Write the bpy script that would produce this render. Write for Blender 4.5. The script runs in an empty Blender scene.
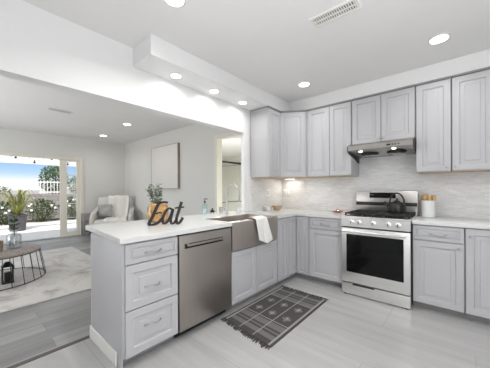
import bpy, bmesh, math, random
from mathutils import Vector, Matrix
random.seed(7)
PI = math.pi
SC = bpy.context.scene
COL = SC.collection

# ------------------------------------------------------------------ camera
cam_d = bpy.data.cameras.new('camera'); cam = bpy.data.objects.new('camera', cam_d); COL.objects.link(cam)
YAW, PITCH, ROLL, FPX = 0.71535, -0.00197, -0.0050, 246.69
fw = Vector((-math.sin(YAW)*math.cos(PITCH), math.cos(YAW)*math.cos(PITCH), math.sin(PITCH)))
rt = Vector((math.cos(YAW), math.sin(YAW), 0)); up = rt.cross(fw)
rt, up = rt*math.cos(ROLL)+up*math.sin(ROLL), up*math.cos(ROLL)-rt*math.sin(ROLL)
M4 = Matrix(((rt.x, up.x, -fw.x, 1.7455), (rt.y, up.y, -fw.y, -3.0928), (rt.z, up.z, -fw.z, 1.2375), (0, 0, 0, 1)))
cam.matrix_world = M4
cam_d.sensor_fit = 'HORIZONTAL'; cam_d.sensor_width = 36.0
cam_d.lens = FPX/490*36; cam_d.shift_y = (190.41-184)/490
cam_d.clip_start = 0.05; cam_d.clip_end = 200
SC.camera = cam

# ------------------------------------------------------------------ world, sun, exposure
SC.view_settings.view_transform = 'Standard'; SC.view_settings.look = 'None'
SC.view_settings.gamma = 1; SC.view_settings.use_curve_mapping = False
SC.view_settings.exposure = 0.23
W = bpy.data.worlds.new('sky'); SC.world = W; W.use_nodes = True
nt = W.node_tree; nt.nodes.clear()
wo = nt.nodes.new('ShaderNodeOutputWorld'); bg = nt.nodes.new('ShaderNodeBackground')
tc = nt.nodes.new('ShaderNodeTexCoord'); sx = nt.nodes.new('ShaderNodeSeparateXYZ'); rp = nt.nodes.new('ShaderNodeValToRGB')
nt.links.new(tc.outputs['Generated'], sx.inputs[0]); nt.links.new(sx.outputs['Z'], rp.inputs[0])
nt.links.new(rp.outputs[0], bg.inputs[0]); nt.links.new(bg.outputs[0], wo.inputs[0])
cr = rp.color_ramp
cr.elements[0].position = 0.0; cr.elements[0].color = (.62, .61, .60, 1)
cr.elements[1].position = 1.0; cr.elements[1].color = (.62, .74, .95, 1)
for pos, c in ((.005, (1, 1, 1, 1)), (.03, (.93, .96, 1, 1)), (.055, (.50, .70, .96, 1)), (.10, (.27, .50, .88, 1)), (.16, (.42, .62, .93, 1)), (.3, (.85, .90, .97, 1))):
    e = cr.elements.new(pos); e.color = c
bg.inputs[1].default_value = 0.95
SUN_E, LAMP_W, SOFFIT_W, LIVING_W = 4.0, 3.0, 1.1, 2.4
sd = bpy.data.lights.new('sun', 'SUN'); sd.energy = SUN_E; sd.angle = .01; sd.color = (1, .95, .87)
so = bpy.data.objects.new('sun', sd); COL.objects.link(so)
so.rotation_euler = Vector((-.62, .35, -1.0)).to_track_quat('-Z', 'Y').to_euler()

def area(name, loc, aim, sx_, sy_, watts, col, spread=180):
    d = bpy.data.lights.new(name, 'AREA'); d.shape = 'RECTANGLE'; d.size = sx_; d.size_y = sy_; d.energy = watts; d.color = col; d.spread = math.radians(spread)
    o = bpy.data.objects.new(name, d); COL.objects.link(o); o.location = loc
    o.rotation_euler = Vector(aim).to_track_quat('-Z', 'Z').to_euler(); return o
# added fill lights out of view, two of them aimed up at the ceilings
area('ceiling_fill_living', (-3.3, -4.7, .9), (0, .25, 1), 2.4, 1.2, 20, (.97, .99, 1))
area('fill_living', (-4.0, -5.5, 1.4), (-.15, 1, -.05), 3.6, 2.0, 74, (.97, .99, 1))  # added fill from the near side; that wall has no window
area('ceiling_fill_kitchen', (2.1, -3.6, 1.0), (0, .25, 1), 1.4, 1.2, 36, (.97, .99, 1), 130)
area('fill_right', (3.25, -2.5, 1.3), (-1, .65, -.08), 2.8, 1.9, 42, (.97, .99, 1))  # added side fill for daylight from the right; the wall has no window

# ------------------------------------------------------------------ materials
def lin(c):
    c = c/255.0
    return c/12.92 if c <= .04045 else ((c+.055)/1.055)**2.4
def rgb(r, g, b): return (lin(r), lin(g), lin(b), 1)
def mat(name, col, rough=.5, metal=0, var=.04, scale=6, bump=0, spec=.5, stretch=None, emit=None, trans=0, coat=0):
    m = bpy.data.materials.new(name); m.use_nodes = True
    n = m.node_tree; b = n.nodes['Principled BSDF']
    b.inputs['Roughness'].default_value = rough; b.inputs['Metallic'].default_value = metal
    b.inputs['Specular IOR Level'].default_value = spec
    if coat: b.inputs['Coat Weight'].default_value = coat
    if trans: b.inputs['Transmission Weight'].default_value = trans
    t = n.nodes.new('ShaderNodeTexCoord'); mp = n.nodes.new('ShaderNodeMapping'); no = n.nodes.new('ShaderNodeTexNoise')
    no.inputs['Scale'].default_value = scale; no.inputs['Detail'].default_value = 3
    if stretch: mp.inputs['Scale'].default_value = stretch
    r = n.nodes.new('ShaderNodeValToRGB')
    r.color_ramp.elements[0].position = .3; r.color_ramp.elements[1].position = .7
    r.color_ramp.elements[0].color = tuple(max(0, c*(1-var)) for c in col[:3])+(1,)
    r.color_ramp.elements[1].color = tuple(min(1, c*(1+var)) for c in col[:3])+(1,)
    n.links.new(t.outputs['Object'], mp.inputs[0]); n.links.new(mp.outputs[0], no.inputs['Vector'])
    n.links.new(no.outputs['Fac'], r.inputs[0]); n.links.new(r.outputs[0], b.inputs['Base Color'])
    if bump:
        bp = n.nodes.new('ShaderNodeBump'); bp.inputs['Strength'].default_value = bump; bp.inputs['Distance'].default_value = .004
        n.links.new(no.outputs['Fac'], bp.inputs['Height']); n.links.new(bp.outputs[0], b.inputs['Normal'])
    if emit:
        b.inputs['Emission Color'].default_value = emit[0]; b.inputs['Emission Strength'].default_value = emit[1]
    return m
def glass(name, tint=(.95, .97, .97, 1), gl=.07):
    m = bpy.data.materials.new(name); m.use_nodes = True
    n = m.node_tree; n.nodes.remove(n.nodes['Principled BSDF'])
    a = n.nodes.new('ShaderNodeBsdfTransparent'); a.inputs[0].default_value = tint
    g = n.nodes.new('ShaderNodeBsdfGlossy'); g.inputs['Roughness'].default_value = .03
    mx = n.nodes.new('ShaderNodeMixShader')
    mx.inputs[0].default_value = gl; n.links.new(a.outputs[0], mx.inputs[1]); n.links.new(g.outputs[0], mx.inputs[2])
    n.links.new(mx.outputs[0], n.nodes['Material Output'].inputs[0])
    return m
def brick_mat(name, c1, c2, cm, bw, bh, mortar, axes='xz', rough=.3, offset=.5, streak=None, bump=.3, noise_amt=.5, coat=0, spec=.5, bias=0):
    """brick pattern; axes = which object axes run along the brick and across the rows"""
    m = bpy.data.materials.new(name); m.use_nodes = True
    n = m.node_tree; b = n.nodes['Principled BSDF']; b.inputs['Roughness'].default_value = rough
    b.inputs['Specular IOR Level'].default_value = spec
    t = n.nodes.new('ShaderNodeTexCoord'); s = n.nodes.new('ShaderNodeSeparateXYZ'); c = n.nodes.new('ShaderNodeCombineXYZ')
    n.links.new(t.outputs['Object'], s.inputs[0])
    for k, ax in enumerate(axes): n.links.new(s.outputs[ax.upper()], c.inputs[k])
    br = n.nodes.new('ShaderNodeTexBrick'); br.offset = offset; br.squash = 1
    br.inputs['Scale'].default_value = 1; br.inputs['Brick Width'].default_value = bw; br.inputs['Row Height'].default_value = bh
    br.inputs['Mortar Size'].default_value = mortar; br.inputs['Mortar Smooth'].default_value = .1; br.inputs['Bias'].default_value = bias
    br.inputs['Color1'].default_value = c1; br.inputs['Color2'].default_value = c2; br.inputs['Mortar'].default_value = cm
    n.links.new(c.outputs[0], br.inputs['Vector'])
    out = br.outputs['Color']
    if streak:
        mp = n.nodes.new('ShaderNodeMapping'); mp.inputs['Scale'].default_value = streak
        no = n.nodes.new('ShaderNodeTexNoise'); no.inputs['Scale'].default_value = 1; no.inputs['Detail'].default_value = 5; no.inputs['Roughness'].default_value = .6
        n.links.new(t.outputs['Object'], mp.inputs[0]); n.links.new(mp.outputs[0], no.inputs['Vector'])
        r = n.nodes.new('ShaderNodeValToRGB'); r.color_ramp.elements[0].position = .25; r.color_ramp.elements[1].position = .75
        lo = 1-noise_amt; r.color_ramp.elements[0].color = (lo, lo, lo, 1); r.color_ramp.elements[1].color = (1, 1, 1, 1)
        n.links.new(no.outputs['Fac'], r.inputs[0])
        mx = n.nodes.new('ShaderNodeMixRGB'); mx.blend_type = 'MULTIPLY'; mx.inputs[0].default_value = 1
        n.links.new(out, mx.inputs[1]); n.links.new(r.outputs[0], mx.inputs[2]); out = mx.outputs[0]
    n.links.new(out, b.inputs['Base Color'])
    if bump:
        bp = n.nodes.new('ShaderNodeBump'); bp.inputs['Strength'].default_value = bump; bp.inputs['Distance'].default_value = .003
        n.links.new(br.outputs['Color'], bp.inputs['Height']); n.links.new(bp.outputs[0], b.inputs['Normal'])
    return m

M = {}
M['ceil'] = mat('white ceiling paint', rgb(236, 235, 234), .9, var=.01, scale=2)
M['wall'] = mat('white wall paint', rgb(236, 236, 236), .85, var=.01, scale=2)
M['lwall'] = mat('pale grey wall paint', rgb(220, 219, 215), .85, var=.012, scale=2)
M['hall'] = mat('cream wall paint', rgb(230, 228, 218), .8, var=.01, scale=2)
M['trim'] = mat('white gloss trim', rgb(232, 230, 226), .4, var=.01)
M['cream'] = mat('cream door paint', rgb(230, 224, 212), .45, var=.01)
M['birch'] = mat('pale birch plywood', rgb(206, 182, 152), .6, var=.06, scale=4, stretch=(1, 12, 1))
M['cab'] = mat('grey cabinet paint', rgb(190, 190, 193), .42, var=.012, scale=3)
M['cab_in'] = mat('grey cabinet toe board', rgb(150, 149, 150), .6, var=.02)
M['quartz'] = mat('white quartz', rgb(222, 222, 221), .18, var=.02, scale=14)
M['steel'] = mat('brushed stainless steel', rgb(176, 172, 168), .30, 1, var=.05, scale=3, stretch=(60, 1, 1))
M['steel_h'] = mat('brushed stainless steel horizontal', rgb(240, 240, 239), .36, 1, var=.05, scale=3, stretch=(1, 1, 60))
M['steel_d'] = mat('dark stainless steel', rgb(176, 169, 163), .38, 1, var=.05, scale=3, stretch=(60, 1, 1))
M['sinksteel'] = mat('satin sink steel', rgb(192, 184, 177), .40, 1, var=.05, scale=3, stretch=(1, 40, 1))
M['chrome'] = mat('chrome', rgb(215, 213, 210), .15, 1, var=.01)
M['nickel'] = mat('brushed nickel', rgb(190, 189, 188), .28, 1, var=.02)
M['black'] = mat('black enamel', rgb(22, 22, 23), .35, var=.1)
M['blackmatte'] = mat('black cast iron', rgb(30, 30, 31), .6, var=.15, scale=30, bump=.2)
M['blackglass'] = mat('black oven glass', rgb(14, 15, 16), .08, var=.1, spec=.25)
M['plastic'] = mat('white plastic', rgb(252, 252, 251), .35, var=.01)
M['lamp'] = mat('lit lamp lens', rgb(255, 255, 250), .4, emit=((1, .97, .92, 1), 6))
M['bulb'] = mat('clear dark bulb', rgb(70, 60, 50), .2, var=.1)
M['dark'] = mat('dark shade and marks', rgb(35, 34, 34), .8)  # near black for small marks, and for shade painted in as strips
M['ventshade'] = mat('dark vent shade', rgb(62, 62, 63), .8)  # shade inside the vents, given as a plate colour
M['cloth'] = mat('white towel cloth', rgb(240, 239, 236), .95, var=.04, scale=60, bump=.4)
M['throw'] = mat('white knitted throw', rgb(236, 233, 228), .95, var=.05, scale=40, bump=.5)
M['chairfab'] = mat('pale grey upholstery', rgb(212, 210, 206), .95, var=.04, scale=60, bump=.3)
M['pillowfab'] = mat('grey mottled pillow', rgb(170, 168, 165), .95, var=.25, scale=7)
M['boxgrey'] = mat('weathered grey wood', rgb(150, 147, 144), .8, var=.15, scale=8, stretch=(1, 1, 8))
M['tablewood'] = mat('grey brown table wood', rgb(150, 140, 134), .5, var=.2, scale=6, stretch=(1, 10, 1))
M['wire'] = mat('black metal wire', rgb(40, 40, 42), .5, .4)
M['glassclear'] = glass('clear glass', (.88, .90, .91, 1), .12)
M['pane'] = glass('window pane', (.96, .98, .98, 1))
M['tealglass'] = glass('pale teal bottle', (.82, .93, .93, 1))
M['amber'] = mat('amber glass', rgb(192, 150, 96), .12, var=.45, scale=18, coat=.5)
M['euca'] = mat('eucalyptus leaves', rgb(128, 142, 126), .6, var=.3, scale=20)
M['stem'] = mat('brown green stem', rgb(90, 84, 60), .7, var=.2)
M['leafdark'] = mat('dark hedge leaves', rgb(66, 84, 48), .55, var=.45, scale=9)
M['leafmid'] = mat('mid green leaves', rgb(104, 124, 74), .55, var=.35, scale=9)
M['leafyellow'] = mat('yellow green blades', rgb(132, 134, 66), .5, var=.3, scale=5)
M['flower'] = mat('white petals', rgb(250, 246, 244), .7, var=.03)
M['potgrey'] = mat('grey planter', rgb(84, 84, 88), .7, var=.08)
M['soil'] = mat('soil', rgb(70, 58, 48), .95, var=.3, scale=30)
M['patio'] = mat('pale patio concrete', rgb(226, 220, 212), .9, var=.05, scale=3)
M['fence'] = mat('white fence paint', rgb(238, 238, 236), .6, var=.02)
M['frame'] = mat('brown grey picture frame', rgb(150, 142, 134), .6, var=.08, scale=9)
M['canvas'] = mat('plain greige canvas', rgb(224, 221, 216), .9, var=.02, scale=40, bump=.15)
M['bowlwood'] = mat('tan wooden bowl', rgb(188, 168, 140), .5, var=.15, scale=12, stretch=(1, 1, 6))
M['utensil'] = mat('pale wooden utensil', rgb(205, 170, 120), .6, var=.12, scale=10, stretch=(1, 1, .2))
M['crock'] = mat('white glazed stoneware', rgb(228, 230, 230), .25, var=.02)
M['copper'] = mat('pink copper', rgb(206, 140, 116), .25, 1, var=.06)
M['wicker'] = brick_mat('tan wicker', rgb(186, 170, 148), rgb(160, 142, 120), rgb(110, 96, 80), .03, .012, .003, 'xz', .8, bump=.6)
M['matdark'] = mat('charcoal woven cotton', rgb(70, 68, 68), .95, var=.2, scale=120, bump=.5)
M['matgrey'] = mat('grey woven cotton', rgb(108, 105, 104), .95, var=.2, scale=120, bump=.5)
M['matlight'] = mat('pale woven cotton', rgb(150, 147, 144), .95, var=.15, scale=120, bump=.5)
M['tile'] = brick_mat('pale grey striated porcelain tile', rgb(189, 188, 188), rgb(181, 180, 180), rgb(166, 165, 165), 1.22, .61, .003, 'xy', .28, streak=(.9, 11, 1), bump=.05, noise_amt=.25)
M['wood'] = brick_mat('grey laminate planks', rgb(176, 175, 175), rgb(138, 137, 137), rgb(122, 121, 121), 1.3, .17, .002, 'yx', .36, offset=.37, streak=(14, .9, 1), bump=.05, noise_amt=.35)
M['splash'] = brick_mat('white wavy mosaic tile', rgb(238, 238, 238), rgb(224, 224, 224), rgb(224, 224, 223), .075, .019, .0016, 'xz', .16, offset=.43, streak=(9, 9, 30), bump=.5, noise_amt=.10)
M['splash_y'] = brick_mat('white wavy mosaic tile side', rgb(238, 238, 238), rgb(224, 224, 224), rgb(224, 224, 223), .075, .019, .0016, 'yz', .16, offset=.43, streak=(9, 9, 30), bump=.5, noise_amt=.10)
M['block'] = brick_mat('grey garden block wall', rgb(176, 170, 166), rgb(158, 152, 148), rgb(140, 135, 130), .4, .2, .01, 'yz', .9, streak=(3, 3, 3), noise_amt=.2)
M['threshold'] = mat('dark threshold strip', rgb(88, 82, 78), .5, var=.1)
M['black_letter'] = mat('dark bronze metal lettering', rgb(44, 40, 38), .45, .3, var=.1)

def rug_material():
    m = bpy.data.materials.new('faded pale grey rug'); m.use_nodes = True
    n = m.node_tree; b = n.nodes['Principled BSDF']; b.inputs['Roughness'].default_value = .95
    t = n.nodes.new('ShaderNodeTexCoord')
    no = n.nodes.new('ShaderNodeTexNoise'); no.inputs['Scale'].default_value = 1.7; no.inputs['Detail'].default_value = 9; no.inputs['Roughness'].default_value = .68; no.inputs['Distortion'].default_value = 1.6
    r = n.nodes.new('ShaderNodeValToRGB'); e = r.color_ramp.elements
    e[0].position = .33; e[0].color = rgb(160, 157, 156); e[1].position = .52; e[1].color = rgb(208, 206, 203)
    k = e.new(.43); k.color = rgb(190, 186, 183)
    n.links.new(t.outputs['Object'], no.inputs['Vector']); n.links.new(no.outputs['Fac'], r.inputs[0]); n.links.new(r.outputs[0], b.inputs['Base Color'])
    return m
M['rug'] = rug_material()

# ------------------------------------------------------------------ mesh helpers
class B:
    def __init__(s): s.bm = bmesh.new(); s.mi = 0
    def _new(s, fs):
        for f in fs: f.material_index = s.mi
    def box(s, x0, x1, y0, y1, z0, z1, bev=0, seg=2):
        n0 = set(s.bm.faces)
        r = bmesh.ops.create_cube(s.bm, size=1)
        for v in r['verts']:
            v.co = Vector(((x0+x1)/2+v.co.x*(x1-x0), (y0+y1)/2+v.co.y*(y1-y0), (z0+z1)/2+v.co.z*(z1-z0)))
        if bev:
            es = list({e for v in r['verts'] for e in v.link_edges})
            bmesh.ops.bevel(s.bm, geom=es, offset=bev, segments=seg, affect='EDGES', profile=.5)
        s._new(set(s.bm.faces)-n0); return s
    def loops(s, rings, close=True, cap0=True, cap1=True):
        """bridge rings of equally many points"""
        vs = [[s.bm.verts.new(Vector(p)) for p in ring] for ring in rings]
        fs = []; n = len(vs[0])
        for a, b in zip(vs, vs[1:]):
            for i in range(n if close else n-1):
                j = (i+1) % n
                try: fs.append(s.bm.faces.new((a[i], a[j], b[j], b[i])))
                except ValueError: pass
        if cap0: fs.append(s.bm.faces.new(list(reversed(vs[0]))))
        if cap1: fs.append(s.bm.faces.new(vs[-1]))
        s._new(fs); return s
    def prism(s, pts, axis, a, b):
        """extrude a 2D outline along an axis; pts in the other two axes in xyz order"""
        def P(p, t):
            return {'x': (t, p[0], p[1]), 'y': (p[0], t, p[1]), 'z': (p[0], p[1], t)}[axis]
        return s.loops([[P(p, a) for p in pts], [P(p, b) for p in pts]])
    def lathe(s, prof, c=(0, 0, 0), axis='z', n=24, caps=True):
        rings = []
        for r, h in prof:
            ring = []
            for i in range(n):
                a = 2*PI*i/n; u, v = max(r, .0004)*math.cos(a), max(r, .0004)*math.sin(a)
                p = {'z': (u, v, h), 'y': (u, h, -v), 'x': (h, u, v)}[axis]
                ring.append((c[0]+p[0], c[1]+p[1], c[2]+p[2]))
            rings.append(ring)
        return s.loops(rings, cap0=caps, cap1=caps)
    def tube(s, pts, r, n=8, closed=False, flat=None):
        pts = [Vector(p) for p in pts]; rings = []; N = len(pts); prev = None
        for i, p in enumerate(pts):
            if closed: t = pts[(i+1) % N]-pts[i-1]
            else: t = pts[min(i+1, N-1)]-pts[max(i-1, 0)]
            t.normalize()
            if prev is None:
                ref = Vector((0, 0, 1)) if abs(t.z) < .9 else Vector((1, 0, 0)); u = t.cross(ref).normalized()
            else:
                u = (prev-t*prev.dot(t)).normalized()
            prev = u; v = t.cross(u)
            rr = r[i] if isinstance(r, (list, tuple)) else r
            rings.append([p+u*rr*math.cos(2*PI*k/n)+v*rr*math.sin(2*PI*k/n) for k in range(n)])
        if closed: rings.append(rings[0]); return s.loops(rings, cap0=False, cap1=False)
        return s.loops(rings)
    def panel(s, x0, x1, z0, z1, t=.02, fr=.055, y=0, arch=False):
        w = min(x1-x0, z1-z0); fr = min(fr, .2*w); k = min(1, w/.3); k = max(k, .45)
        L = [(0, 0), (0, -t+.003), (.003, -t), (fr, -t), (fr+.007*k, -t+.012), (fr+.015*k, -t+.012), (fr+.040*k, -t+.005), (fr+.043*k, -t+.0005)]
        rings = [[(x0+i, y+d, z0+i), (x1-i, y+d, z0+i), (x1-i, y+d, z1-i), (x0+i, y+d, z1-i)] for i, d in L]
        return s.loops(rings)
    def leaf(s, p, d, nrm, L, wd, bend=0):
        d = Vector(d).normalized(); side = d.cross(Vector(nrm)).normalized(); nn = side.cross(d); p = Vector(p)
        a = s.bm.verts.new(p); b = s.bm.verts.new(p+d*L*.5+side*wd/2+nn*bend*L*.3); c = s.bm.verts.new(p+d*L-nn*bend*L*.3); e = s.bm.verts.new(p+d*L*.5-side*wd/2+nn*bend*L*.3)
        s._new([s.bm.faces.new((a, b, c, e))]); return s
    def build(s, name, m, parent=None, loc=None, smooth=True, ang=35):
        bmesh.ops.recalc_face_normals(s.bm, faces=s.bm.faces)
        me = bpy.data.meshes.new(name); s.bm.to_mesh(me); s.bm.free()
        for q in (m if isinstance(m, (list, tuple)) else [m]): me.materials.append(q)
        if smooth:
            me.polygons.foreach_set('use_smooth', [True]*len(me.polygons)); me.set_sharp_from_angle(angle=math.radians(ang))
        o = bpy.data.objects.new(name, me); COL.objects.link(o)
        if parent: o.parent = parent
        if loc: o.location = loc
        return o
def tag(o, label, cat, group=None, kind=None):
    o['label'] = label; o['category'] = cat
    if group: o['group'] = group
    if kind: o['kind'] = kind
    return o
def thing(name, label, cat, loc=(0, 0, 0), rz=0, group=None):
    o = bpy.data.objects.new(name, None); COL.objects.link(o); o.location = loc; o.rotation_euler = (0, 0, rz); o.empty_display_size = .1
    return tag(o, label, cat, group)
def struct(name, b, m, label=None, smooth=False):
    o = b.build(name, m, smooth=smooth); o['kind'] = 'structure'
    o['label'] = label or name.replace('_', ' '); o['category'] = name.split('_')[0]
    return o
def dup(root, loc, rz=None, label=None, group=None):
    r = root.copy(); COL.objects.link(r); r.location = loc
    if rz is not None: r.rotation_euler = (0, 0, rz)
    if label: r['label'] = label
    if group: r['group'] = group
    for ch in list(root.children):
        c = ch.copy(); COL.objects.link(c); c.parent = r
        for g in list(ch.children):
            d = g.copy(); COL.objects.link(d); d.parent = c
    return r

# ------------------------------------------------------------------ the setting
CZ, LZ, HZ = 2.60, 2.70, 2.39
XR, YN = 3.3, -5.6          # right wall, open near side
struct('floor', B().box(-.61, XR, YN, .72, -.05, 0), M['tile'], 'pale grey striated tile floor of the kitchen')
struct('floor_living', B().box(-6.32, -.64, YN, .42, -.05, 0), M['wood'], 'grey plank floor of the living room')
struct('trim_1', B().box(-.645, -.605, YN, -2.372, -.02, .006, .003), M['threshold'], 'dark threshold strip between planks and tile')
struct('ceiling', B().box(-.61, XR, YN, .72, CZ, CZ+.08), M['ceil'], 'white kitchen ceiling')
struct('ceiling_living', B().box(-6.32, -.73, YN, .42, LZ, LZ+.08), M['ceil'], 'white living room ceiling')
struct('wall_back', B().box(-.73, XR, .60, .72, 0, 2.68), M['wall'], 'white wall behind the range')
struct('wall_right', B().box(XR, XR+.12, YN, .72, 0, 2.68), M['wall'], 'white wall on the right of the kitchen')
struct('wall_near', B().box(-6.32, XR+.12, YN-.12, YN, 0, 2.78), M['wall'], 'white wall on the camera side')
hd = B().prism([(YN, 2.065), (-.40, 2.065), (.60, 2.065), (.60, 2.78), (YN, 2.78)], 'x', -.73, -.61)
hd.box(-.665, -.61, -.40, .60, 0, 2.065).box(-.73, -.665, .30, .60, 0, 2.065)
struct('wall_left', hd, M['wall'], 'white header wall over the peninsula opening')
struct('wall_soffit_left', B().box(-.61, -.27, -2.01, .60, 2.42, CZ, .004), M['wall'], 'white soffit box with recessed lights over the sink run')
struct('wall_soffit_back', B().box(-.27, XR, .29, .60, 2.425, CZ, .004), M['wall'], 'white soffit above the range wall cabinets')
struct('wall_backsplash', B().box(-.597, 2.40, .588, .60, .914, 1.80), M['splash'], 'white mosaic tile backsplash behind the range')
struct('wall_backsplash_left', B().box(-.61, -.598, -.265, .588, .914, 1.43), M['splash_y'], 'white mosaic tile backsplash on the sink wall')
# living room
fwl = B()
DY0, DY1, DZ = -4.3, -.86, 2.13
fwl.box(-6.32, -6.2, DY1, .42, 0, LZ).box(-6.32, -6.2, YN, DY0, 0, LZ).box(-6.32, -6.2, DY0, DY1, DZ, LZ)
struct('wall_far', fwl, M['lwall'], 'pale grey living room wall with the patio door')
fr = B()
fr.box(-6.335, -6.175, DY1-.065, DY1+.012, 0, DZ+.012, .004).box(-6.335, -6.175, DY0, DY0+.06, 0, DZ, .004).box(-6.333, -6.173, DY0+.061, DY1-.066, DZ-.055, DZ+.011, .004)
struct('trim_2', fr, M['cream'], 'cream frame of the patio door opening')
struct('trim_3', B().box(-6.35, -6.17, DY0, DY1, -.01, .02, .004), M['nickel'], 'sill of the patio door')
lw = B()
OX0, OX1, OZ = -1.955, -.90, 2.275
lw.box(-6.2, OX0, .30, .42, 0, LZ).box(OX1, -.73, .30, .42, 0, LZ).box(OX0, OX1, .30, .42, OZ, LZ)
struct('wall_living', lw, M['lwall'], 'pale grey living room wall with the blank picture')
cs = B().box(OX0-.065, OX0+.012, .285, .435, 0, OZ+.065, .004).box(OX1-.012, OX1+.065, .285, .435, 0, OZ+.065, .004).box(OX0+.012, OX1-.012, .285, .435, OZ-.012, OZ+.065, .004)
struct('trim_4', cs, M['hall'], 'cream casing of the bathroom doorway')
struct('baseboard_far', B().box(-6.2, -6.185, DY1+.02, .30, 0, .10, .004), M['trim'], 'white baseboard on the patio door wall')
struct('baseboard_living', B().box(-6.18, OX0-.07, .285, .30, 0, .10, .004), M['trim'], 'white baseboard under the picture')
# bathroom beyond the doorway
struct('floor_bathroom', B().box(-5.6, -.9, .42, 3.3, -.05, 0), M['tile'], 'bathroom floor')
struct('ceiling_bathroom', B().box(-5.6, -.9, .42, 3.3, HZ, HZ+.08), M['ceil'], 'white bathroom ceiling')
bw = B(); WX0, WX1, WZ0, WZ1 = -3.78, -3.2, 1.10, 2.03
bw.box(-5.6, WX0, 3.2, 3.3, 0, HZ).box(WX1, -.9, 3.2, 3.3, 0, HZ).box(WX0, WX1, 3.2, 3.3, 0, WZ0).box(WX0, WX1, 3.2, 3.3, WZ1, HZ)
struct('wall_bathroom_back', bw, M['hall'], 'cream bathroom wall with a bright window')
struct('wall_bathroom_left', B().box(-5.6, -5.5, .42, 3.2, 0, HZ), M['hall'], 'cream bathroom side wall')
struct('wall_bathroom_right', B().box(-1.0, -.9, .42, 3.2, 0, HZ), M['hall'], 'cream bathroom wall behind the kitchen')
w1 = struct('window_1', B().box(WX0, WX1, 3.225, 3.275, WZ0, WZ0+.05).box(WX0, WX1, 3.225, 3.275, WZ1-.05, WZ1).box(WX0, WX0+.05, 3.225, 3.275, WZ0, WZ1).box(WX1-.05, WX1, 3.225, 3.275, WZ0, WZ1), M['trim'], 'bright bathroom window')
B().box(WX0+.05, WX1-.05, 3.245, 3.252, WZ0+.05, WZ1-.05).build('pane', M['pane'], w1)
# patio door panel
d1 = B(); PY0, PY1 = -1.375, -.925; GY0, GY1, GZ0, GZ1 = -1.225, -1.0, .13, 2.035
PX0, PX1 = -6.27, -6.225
d1.box(PX0, PX1, PY0, GY0, .02, 2.075).box(PX0, PX1, GY1, PY1, .02, 2.075).box(PX0, PX1, GY0, GY1, .02, GZ0).box(PX0, PX1, GY0, GY1, GZ1, 2.075)
for k in range(1, 5):
    z = GZ1-k*(GZ1-GZ0)/5; d1.box(PX0+.008, PX1+.003, GY0, GY1, z-.009, z+.009)
d1o = struct('door_1', d1, M['cream'], 'cream glazed patio door panel with five panes')
B().box(-6.25, -6.245, GY0, GY1, GZ0, GZ1).build('pane', M['pane'], d1o)

# ------------------------------------------------------------------ recessed lights and vents
def make_light(label, loc, r=.06, group=None, power=10, nm='recessed_light', spread=150):
    t = thing(nm, label, 'ceiling light', loc, 0, group)
    B().lathe([(r*1.28, -.0005), (r*1.28, -.006), (r*1.02, -.009), (r*1.0, -.004)], n=32).build('trim_ring', M['trim'], t)
    B().lathe([(r, -.004), (r, -.0105), (r*.6, -.0125)], n=32).build('lens', M['lamp'], t)
    ld = bpy.data.lights.new('lamp', 'AREA'); ld.shape = 'DISK'; ld.size = r*1.9; ld.energy = power; ld.color = (1, .985, .96); ld.spread = math.radians(spread)
    lo = bpy.data.objects.new('lamp', ld); COL.objects.link(lo); lo.parent = t; lo.location = (0, 0, -.016)
    return t
make_light('recessed ceiling light nearest the right-hand wall cabinets', (1.61, -.248, CZ), .066, 'kitchen ceiling lights', LAMP_W)
make_light('recessed ceiling light in front of the double wall cabinet', (.236, -.185, CZ), .062, 'kitchen ceiling lights', LAMP_W)
make_light('recessed ceiling light at the top edge near the soffit end', (.22, -2.09, CZ), .062, 'kitchen ceiling lights', LAMP_W*3)
make_light('recessed ceiling light over the open side of the kitchen', (1.75, -2.2, CZ), .07, 'kitchen ceiling lights', LAMP_W*3)
for y, l in ((-1.638, 'soffit light farthest from the wall cabinets'), (-1.113, 'middle soffit light of three'), (-.602, 'soffit light nearest the wall cabinets')):
    make_light(l, (-.452, y, 2.42), .048, 'soffit lights', SOFFIT_W, spread=165)
make_light('recessed living room ceiling light closer to the header', (-3.77, -.69, LZ), .075, 'living room ceiling lights', LIVING_W)
make_light('recessed living room ceiling light closer to the patio wall', (-5.38, -.61, LZ), .075, 'living room ceiling lights', LIVING_W)
make_light('recessed living room ceiling light left of the others', (-3.9, -3.6, LZ), .075, 'living room ceiling lights', LIVING_W)
make_light('small bathroom ceiling light seen through the doorway', (-2.25, 1.0, HZ), .05, None, 85)
def vent(label, loc, rz, w, d, n):
    t = thing('ceiling_vent', label, 'vent', loc, rz)
    f = .022
    B().box(-w/2, w/2, -d/2, -d/2+f, -.012, 0, .003).box(-w/2, w/2, d/2-f, d/2, -.012, 0, .003).box(-w/2, -w/2+f, -d/2+f, d/2-f, -.012, 0).box(w/2-f, w/2, -d/2+f, d/2-f, -.012, 0).build('frame', M['trim'], t)
    B().box(-w/2+f, w/2-f, -d/2+f, d/2-f, -.003, -.0005).build('backing', M['ventshade'], t)  # flat dark plate; its colour stands for the shade between the slats
    for i in range(n):
        x = -w/2+f+(i+.5)*(w-2*f)/n; q = (w-2*f)/n*.22
        B().prism([(x-q, -.011), (x-q*.2, -.011), (x+q*1.2, -.003), (x+q*.4, -.003)], 'y', -d/2+f, d/2-f).build('slat', M['trim'], t)
    B().box(-w/2+f, w/2-f, -.004, .004, -.012, -.004).build('crossbar', M['trim'], t)
vent('white louvred air vent in the kitchen ceiling', (1.02, -1.197, CZ), .02, .36, .135, 18)
vent('white air vent in the living room ceiling', (-3.74, -1.90, LZ), PI/2, .36, .13, 14)

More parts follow.
